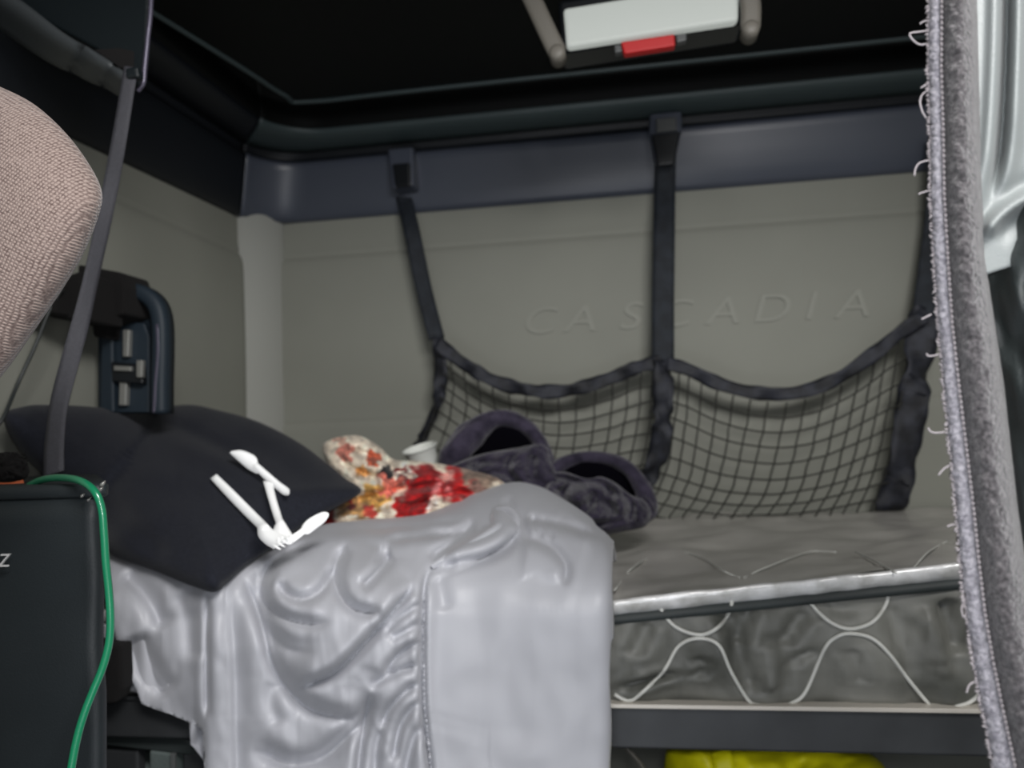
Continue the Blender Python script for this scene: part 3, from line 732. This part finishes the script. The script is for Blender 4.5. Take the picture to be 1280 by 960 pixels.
# depth of the pillow front there is roughly pY-.06
def cy(y): return pY(320, y)+.045-.112
kn = thing('plastic_knife', tuple(P(325,600,cy(600))), 'white plastic knife lying uppermost on the black pillow, blade to upper left', 'cutlery', CG)
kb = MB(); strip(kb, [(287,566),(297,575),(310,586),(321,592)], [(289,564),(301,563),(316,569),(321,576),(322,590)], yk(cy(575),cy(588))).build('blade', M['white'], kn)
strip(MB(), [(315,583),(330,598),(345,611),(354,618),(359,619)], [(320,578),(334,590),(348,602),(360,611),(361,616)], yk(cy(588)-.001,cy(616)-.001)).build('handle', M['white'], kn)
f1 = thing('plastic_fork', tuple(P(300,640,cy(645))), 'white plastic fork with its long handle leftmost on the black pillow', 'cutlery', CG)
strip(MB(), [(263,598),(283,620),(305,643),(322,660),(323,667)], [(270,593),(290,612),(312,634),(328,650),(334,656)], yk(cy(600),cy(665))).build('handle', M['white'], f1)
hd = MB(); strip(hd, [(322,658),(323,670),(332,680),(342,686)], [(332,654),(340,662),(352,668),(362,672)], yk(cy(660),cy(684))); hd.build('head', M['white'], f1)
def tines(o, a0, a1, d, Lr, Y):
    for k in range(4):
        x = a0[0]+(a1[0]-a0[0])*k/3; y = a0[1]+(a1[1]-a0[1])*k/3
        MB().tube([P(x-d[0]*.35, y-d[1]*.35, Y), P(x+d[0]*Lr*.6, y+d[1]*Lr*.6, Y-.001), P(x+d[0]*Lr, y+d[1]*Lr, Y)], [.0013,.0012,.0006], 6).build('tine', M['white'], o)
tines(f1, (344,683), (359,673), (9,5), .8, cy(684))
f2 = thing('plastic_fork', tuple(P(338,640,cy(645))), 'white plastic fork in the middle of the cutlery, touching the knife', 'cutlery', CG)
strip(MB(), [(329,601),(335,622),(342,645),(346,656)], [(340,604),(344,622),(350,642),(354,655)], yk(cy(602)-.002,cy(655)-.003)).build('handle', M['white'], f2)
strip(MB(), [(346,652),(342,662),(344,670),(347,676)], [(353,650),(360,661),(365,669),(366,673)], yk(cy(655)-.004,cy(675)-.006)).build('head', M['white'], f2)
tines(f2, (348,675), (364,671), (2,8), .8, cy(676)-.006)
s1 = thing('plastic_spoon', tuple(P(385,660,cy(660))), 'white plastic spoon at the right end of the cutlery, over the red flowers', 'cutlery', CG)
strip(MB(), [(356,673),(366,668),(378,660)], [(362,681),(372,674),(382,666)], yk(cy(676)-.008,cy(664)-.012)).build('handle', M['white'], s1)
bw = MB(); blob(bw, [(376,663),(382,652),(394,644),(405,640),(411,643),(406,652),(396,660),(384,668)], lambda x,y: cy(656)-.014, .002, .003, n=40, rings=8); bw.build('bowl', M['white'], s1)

# ------------------------------------------------------------------ wall bracket on the left wall
BY = 1.22
wb = thing('wall_bracket', tuple(P(165,515,BY)), 'blue-black metal bracket with rounded top and silver latch near the left wall', 'bracket')
slab([(122,395),(150,392),(200,400),(205,505),(202,516),(122,516)], BY+.02, BY+.05).build('back_plate', M['bracket'], wb, smooth=False, bevel=.003)
fr = MB(); q = cr_open([(140,366,BY),(160,364,BY),(180,367,BY),(196,380,BY),(203,402,BY),(204,440,BY),(203,480,BY),(203,517,BY)], 50)
fr.ribbon([P(*x) for x in q], .026, .014); fr.build('frame', M['bracket'], wb, smooth=True)
q = cr_open([(197,405),(198,440),(195,480),(194,500),(193,516)], 20)
MB().ribbon([P(x,y,BY-.016) for x,y in q], .006, .002).build('frame_edge', M['bracketedge'], wb)
slab([(126,404),(140,404),(142,516),(124,516)], BY-.005, BY+.03).build('frame', M['bracket'], wb, smooth=False, bevel=.004)
slab([(144,400),(180,404),(186,420),(186,516),(143,516)], BY+.008, BY+.02).build('slot_plate', M['bracket'], wb, smooth=False, bevel=.003)
lt = slab([(153,412),(161,412),(160,446),(153,446)], BY-.004, BY+.008).build('latch_bar', M['silver'], wb, smooth=False, bevel=.002)
slab([(149,474),(158,474),(157,507),(148,507)], BY-.004, BY+.008).build('latch_bar', M['silver'], wb, smooth=False, bevel=.002)
slab([(138,452),(176,455),(178,480),(140,477)], BY-.010, BY+.006).build('latch_housing', M['buckle'], wb, smooth=False, bevel=.003)
slab([(142,457),(163,458),(163,464),(142,463)], BY-.016, BY-.008).build('latch_lever', M['silver'], wb, smooth=False, bevel=.001)
slab([(170,450),(178,450),(177,472),(170,472)], BY-.018, BY-.008).build('latch_lever', M['silver'], wb, smooth=False, bevel=.002)
hb = MB()
for pts, a, b in (([(96,330),(150,340),(156,358),(154,392),(126,402),(100,400)], BY-.05, BY+.03), ([(62,352),(100,338),(104,400),(60,396)], 1.09, 1.19), ([(30,360),(66,352),(70,392),(40,392)], 1.06, 1.12), ([(112,396),(134,398),(132,424),(116,420)], BY-.03, BY+.02)):
    g = slab(pts, a, b); hb.add(g.v, g.f)
hb.build('hinge_block', M['fuzz'], wb, smooth=False, bevel=.005)
slab([(84,362),(96,358),(97,372),(86,378)], BY-.047, BY-.035).build('bolt', M['cable'], wb, smooth=False, bevel=.004)
slab([(-5,360),(34,362),(34,390),(-5,390)], 1.04, 1.08).build('hinge_arm', M['buckle'], wb, smooth=False, bevel=.004)

# thin cable left of the bracket, and seat belt
tag(MB().tube([P(*x) for x in cr_open([(78,360,1.07),(62,388,1.06),(45,430,1.04),(22,480,1.02),(4,522,.98),(-20,560,.96),(-30,640,.94)], 40)], .0028, 8).build('thin_cable', M['cable']), 'thin dark cable slanting down from the wall bracket at far left', 'cable')
belt = thing('seat_belt', tuple(P(70,585,.80)), 'long grey seat belt hanging from overhead panel down to the black box', 'seat belt')
def bt(t): return .15+1.0*math.exp(-((t-.48)/.18)**2)
q = cr_open([(164,84,.93),(158,120,.93),(149,175,.93),(135,250,.94),(120,320,.91),(104,390,.88),(88,450,.86),(74,505,.84),(68,555,.815),(67,592,.80)], 60)
MB().ribbon([P(*x) for x in q], [.019+.006*max(0,(i-30)/30) for i in range(60)], .001, twist=bt).build('webbing', M['belt'], belt)
slab([(156,84),(171,82),(173,96),(156,98)], .925, .94).build('anchor_cover', M['paneldark'], belt, smooth=False, bevel=.004)

# overhead panel at the top left with polished edge
oc = thing('overhead_cabinet', tuple(P(120,20,.96)), 'dark overhead cabinet with a polished edge at the upper left', 'cabinet')
slab([(-50,-150),(192,-150),(184,60),(180,100),(172,112),(158,96),(120,62),(20,8),(-50,-40)], .958, .968).build('body', M['paneldark'], oc, smooth=False, bevel=.006)
slab([(118,62),(150,60),(166,64),(166,90),(150,84)], .955, .962).build('slot', M['fuzz'], oc, smooth=False)
MB().tube([P(x,y,.953) for x,y in cr_open([(194,-150),(189,0),(185,45),(181,85),(179,104),(172,114)], 30)], .0032, 8).build('edge_trim', M['bracketedge'], oc)
rows = []
for t in np.linspace(0, 1, 20):
    up = cr_open([(-60,-55),(25,0),(80,42),(130,72),(160,94)], 20)[int(t*19)]; dn = cr_open([(-60,-5),(0,36),(60,76),(110,100),(156,122)], 20)[int(t*19)]
    rows.append([P(up[0]+(dn[0]-up[0])*u, up[1]+(dn[1]-up[1])*u, (.95+.03*math.sin(u*math.pi*.9+1.2)*-1+.03)*.98) for u in np.linspace(0,1,8)])
MB().grid(rows).build('lower_trim', M['bandlit'], oc, solid=.004)

# ------------------------------------------------------------------ black box at lower left, green cable
fxr = P(131, 700, .72).x; zt = P(60, 606, .72).z; fxl = P(-190, 700, .72).x
bx = thing('storage_box', ((fxl+fxr)/2, .83, 0), 'tall black leatherette storage box at the lower left in front of the bunk', 'box')
mb = MB(); rows = []
def rrect(z, g=0):
    pts = []; w, d, r = (fxr-fxl)/2+g, .115+g, .022
    for cx, cy_, a0 in ((w-r,d-r,0),(-w+r,d-r,90),(-w+r,-d+r,180),(w-r,-d+r,270)):
        for k in range(7):
            a = math.radians(a0+k*15); pts.append(Vector(((fxl+fxr)/2+cx+r*math.cos(a), .835+cy_+r*math.sin(a), z)))
    kk = -fxr/.72+.06
    return [Vector((p.x - max(0, p.y-.72)*kk*(1 if p.x > (fxl+fxr)/2 else 0), p.y, p.z)) for p in pts]
for k in range(40):
    z = (zt-.014)*k/39; r_ = rrect(z, .003*fbm(z*7, 1, 0))
    rows.append([p+Vector((.004*fbm(p.x*9, z*6, 3), .006*fbm(p.x*7, z*7, 6), 0)) for p in r_])
mb.grid(rows, True); mb.f.append(tuple(range(28))); mb.f.append(tuple(len(mb.v)-1-k for k in range(28)))
mb.build('body', M['box'], bx)
mb = MB(); mb.grid([rrect(zt-.014, .004), rrect(zt-.012, .006), rrect(zt-.003, .006), rrect(zt, .002)], True)
mb.f.append(tuple(range(28))); mb.f.append(tuple(len(mb.v)-1-k for k in range(28))); mb.build('lid', M['box'], bx)
letter('Z', 5, 708, .0135, .709, None, 'Z').build('lettering', M['letter'], bx, smooth=False)
for x, y, s in ((129,606,.004),(127,612,.003),(104,620,.0028),(112,625,.0025)):
    p = P(x, y, .705); MB().tube([p+Vector((-s,0,-s*.6)), p+Vector((0,-.002,0)), p+Vector((s*.6,0,s))], [.0006, s*.55, .0006], 6).build('foil_scrap', M['silver'], bx)
# block behind the box
tag(slab([(118,800),(150,806),(152,862),(144,880),(118,884)], .985, 1.015).build('rubber_block', M['fuzz'], smooth=False, bevel=.006), 'small black block beside the storage box under the sheet corner', 'block')

tag(MB().tube([P(*x) for x in cr_open([(36,607,.745),(52,600,.735),(75,597,.72),(100,601,.70),(118,614,.69),(127,636,.69),(130,668,.69),(132,700,.69),(136,740,.69),(138,775,.688),(136,805,.685),(128,835,.68),(117,862,.675),(106,890,.67),(97,920,.665),(90,955,.66),(84,1000,.655),(80,1080,.65)], 100)], .0037, 12).build('green_cable', M['green']), 'glossy green cable looping over the black storage box', 'cable')

# fuzzy black hat with orange band on the box
hb = thing('knit_hat', tuple(P(12,608,.80)), 'black fuzzy knit hat with orange band on the storage box', 'hat')
mb = MB(); blob(mb, [(-40,600),(-30,575),(0,566),(22,566),(34,578),(36,592),(24,603),(-10,606)], lambda x,y: .80, .03, .03, n=60, rings=12, disp=lambda x,y,r: .008*fbm(x*.12,y*.12,1)*(1-r**8))
mb.build('crown', M['fuzz'], hb)
fz = MB()
for k in range(150):
    x = random.uniform(-10,34); y = random.uniform(567,590); p = P(x, y, .775+random.uniform(0,.02)); d = Vector((random.uniform(-1,1), random.uniform(-1,0), random.uniform(-.3,1)))*.005
    fz.tube([p, p+d*.6, p+d+Vector((0,0,-.001))], [.0005,.0004,.0002], 4)
fz.build('fuzz', M['fuzz'], hb)['kind'] = 'stuff'
MB().ribbon(seq([(-30,602,.775),(-5,607,.765),(15,607,.765),(30,604,.772)], 0, 16), .0075, .002).build('band', M['orange'], hb, label='orange band')

# ------------------------------------------------------------------ tan seat at upper left (headrest, backrest mostly out of frame)
seat = thing('cab_seat', (-.46, .58, 0), 'tan woven fabric seat with rounded headrest at the upper left', 'seat')
mb = MB(); blob(mb, [(-20,104),(8,112),(45,132),(82,166),(110,203),(127,238),(124,268),(104,318),(78,362),(44,412),(14,455),(-10,482),(-60,520),(-150,530),(-230,480),(-270,300),(-200,140),(-100,100)], lambda x,y: .54, .05, .06, n=150, rings=34, power=2.6, ctr=(-70,310))
mb.build('headrest', M['weave'], seat)
mb = MB(); blob(mb, [(-90,560),(-60,600),(-50,700),(-50,1100),(-60,1500),(-240,1560),(-340,1500),(-370,1000),(-350,640),(-310,570),(-200,545)], lambda x,y: .56, .06, .06, n=120, rings=20, power=6)
mb.build('backrest', M['weave'], seat)
for x in (-180, -110):
    MB().tube([P(x,490,.56), P(x,600,.56)], .006, 12).build('headrest_post', M['silver'], seat)
MB().box((-.56,.56,.2), (.22,.24,.40)).build('pedestal', M['rubber'], seat, smooth=False, bevel=.02)

# ------------------------------------------------------------------ privacy curtain at the right
cur = thing('privacy_curtain', (P(1240,500,.45).x, .45, .02), 'thick grey plush privacy curtain with frayed lavender hem at the right', 'curtain')
EL = [(-300,1148),(-100,1156),(0,1159),(80,1158),(160,1160),(240,1161),(320,1165),(400,1170),(480,1177),(560,1185),(640,1193),(700,1198),(760,1204),(820,1213),(880,1224),(960,1240),(1100,1262),(1400,1310),(1900,1390)]
def ex(y): return float(np.interp(y, [a for a,_ in EL], [b for _,b in EL]))
EH = [(-300,26),(0,20),(400,22),(600,26),(960,32),(1400,40)]
def hw(y): return float(np.interp(y, [a for a,_ in EH], [b for _,b in EH]))
ER = [(-300,1212),(0,1221),(120,1224),(240,1227),(320,1230),(400,1242),(480,1254),(560,1263),(640,1272),(760,1290),(960,1330),(1400,1420)]
def er(y): return float(np.interp(y, [a for a,_ in ER], [b for _,b in ER]))
ys = np.linspace(-300, 1450, 700)
rows = []
for y in ys:
    a, b = ex(y)+hw(y), er(y); rw = []
    for k in range(30):
        s = k/29; x = a+(b-a)*s
        Y = .452 - .016*math.sin(math.pi*min(1,s*1.0))**.7 + .0016*fbm(x*.09, y*.06, 0, 4) + .02*max(0, s-.85)/.15
        rw.append(P(x, y, Y))
    rows.append(rw)
MB().grid(rows).build('plush_panel', M['plush'], cur, solid=.001)
rows = []
for y in ys:
    jag = 2.2*fbm(y*.35, 3, 0) + 2.0*fbm(y*.08, 5, 2) + (3.0*fbm(y*.05, 9, 2) if y > 560 else 0)
    a, b = ex(y)+2+jag, ex(y)+hw(y)+1; rw = []
    for k in range(9):
        s = k/8; rw.append(P(a+(b-a)*s, y, .455-.007*math.sin(math.pi*s)**.6 + .0012*fbm(y*.12, s*3, 4)))
    rows.append(rw)
MB().grid(rows).build('hem', M['hemcloth'], cur, solid=.001, label='pale lavender frayed hem')
sm = MB()
y = -100
while y < 1100:
    x = ex(y)+hw(y)-2.2
    sm.tube([P(x,y,.447), P(x+.6,y+3.2,.4455), P(x+.4,y+6.5,.447)], [.0004,.0008,.0004], 6); y += 6.4+1.5*abs(fbm(y*.3,1,1))
sm.build('stitching', M['thread'], cur)['kind'] = 'stuff'
fr = MB(); random.seed(3)
y = -60
while y < 1060:
    y += random.uniform(1.5, 4.5); x = ex(y)+3; L = random.uniform(1.5, 5.5)
    fr.tube([P(x+1,y,.454), P(x-L*.6,y+random.uniform(-1.5,1.5),.452), P(x-L,y+random.uniform(-3,3),.453)], [.0006,.0007,.0004], 5)
for (x0_, y0_, pts) in ((0,0,[(1162,38),(1148,40),(1137,42),(1141,50),(1150,56),(1161,54)]), (0,0,[(1163,25),(1154,27),(1150,30)]), (0,0,[(1162,112),(1153,118),(1150,128),(1153,140),(1158,148)]),
        (0,0,[(1161,200),(1149,204),(1144,212),(1143,220)]), (0,0,[(1162,238),(1152,241),(1148,243)]), (0,0,[(1164,393),(1154,398),(1152,399)]), (0,0,[(1180,440),(1170,444),(1161,445),(1158,442)]), (0,0,[(1181,540),(1172,541),(1164,540),(1160,535)]),
        (0,0,[(1190,580),(1180,586),(1173,594)]), (0,0,[(1160,104),(1154,108),(1151,110)]), (0,0,[(1200,655),(1190,656),(1184,658)]), (0,0,[(1208,745),(1202,760),(1204,772)]), (0,0,[(1222,850),(1212,856),(1208,866)])):
    fr.tube([P(a,b,.453) for a,b in cr_open(pts, 14)], .0005, 6)
fr.build('frayed_threads', M['thread'], cur)['kind'] = 'stuff'
# satin lining folding away behind the plush
LFd = [([(1262,-200),(1259,0),(1256,100),(1250,190),(1240,240),(1226,262)], 7, .020), ([(1228,300),(1250,278),(1280,262),(1320,250)], 10, -.012), ([(1300,-200),(1296,100),(1300,200)], 12, .012)]
gx, gy = np.meshgrid(np.linspace(0,1,60), np.linspace(-300, 345, 160))
GX = np.array([[er(y)-6+(140)*u for u, y in zip(r1, r2)] for r1, r2 in zip(gx, gy)])
FD = folds(GX, gy, LFd)
rows = [[P(GX[i,j], gy[i,j] + 22*math.sin(gx[i,j]*2.2)*(gy[i,j] > 0)*min(1,max(0,(gy[i,j]-150)/150))*-1, .468+FD[i,j]+.02*gx[i,j]**2) for j in range(60)] for i in range(160)]
MB().grid(rows).build('lining', M['satin'], cur, solid=.0008, label='light grey satin lining')
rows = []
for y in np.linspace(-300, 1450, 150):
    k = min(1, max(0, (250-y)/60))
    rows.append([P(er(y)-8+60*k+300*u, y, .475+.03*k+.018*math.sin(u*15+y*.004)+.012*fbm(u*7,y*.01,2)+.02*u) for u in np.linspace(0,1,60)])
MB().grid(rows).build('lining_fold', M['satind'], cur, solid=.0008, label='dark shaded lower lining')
MB().tube([Vector((.22,.46,1.955)), Vector((1.0,.46,1.955))], .006, 10).build('curtain_rod', M['buckle'], cur)

# ------------------------------------------------------------------ light
def area(name, loc, tgt, size, e, col=(1,1,1)):
    l = bpy.data.lights.new(name, 'AREA'); l.shape = 'RECTANGLE'; l.size, l.size_y = size; l.energy = e; l.color = col
    o = bpy.data.objects.new(name, l); COL.objects.link(o); o.location = loc
    o.rotation_euler = (Vector(tgt)-Vector(loc)).to_track_quat('-Z','Y').to_euler(); return o
area('windscreen_light', (.42,-.25,1.86), (-.15,1.15,.85), (.7,.35), 27, (1,.985,.97))
area('phone_flash', (.03,-.02,1.07), (-.05,1.2,.85), (.04,.04), 2.2, (.97,.98,1))
area('floor_bounce', (-.1,-.3,.35), (-.1,1.5,1.4), (.8,.5), 4, (.9,.93,1))  # added low fill, puts a highlight on the cove corner
w = bpy.data.worlds.new('world'); sc.world = w; w.use_nodes = True
w.node_tree.nodes['Background'].inputs['Color'].default_value = (.80,.86,.92,1); w.node_tree.nodes['Background'].inputs['Strength'].default_value = .25
sc.view_settings.view_transform = 'Standard'; sc.view_settings.look = 'None'
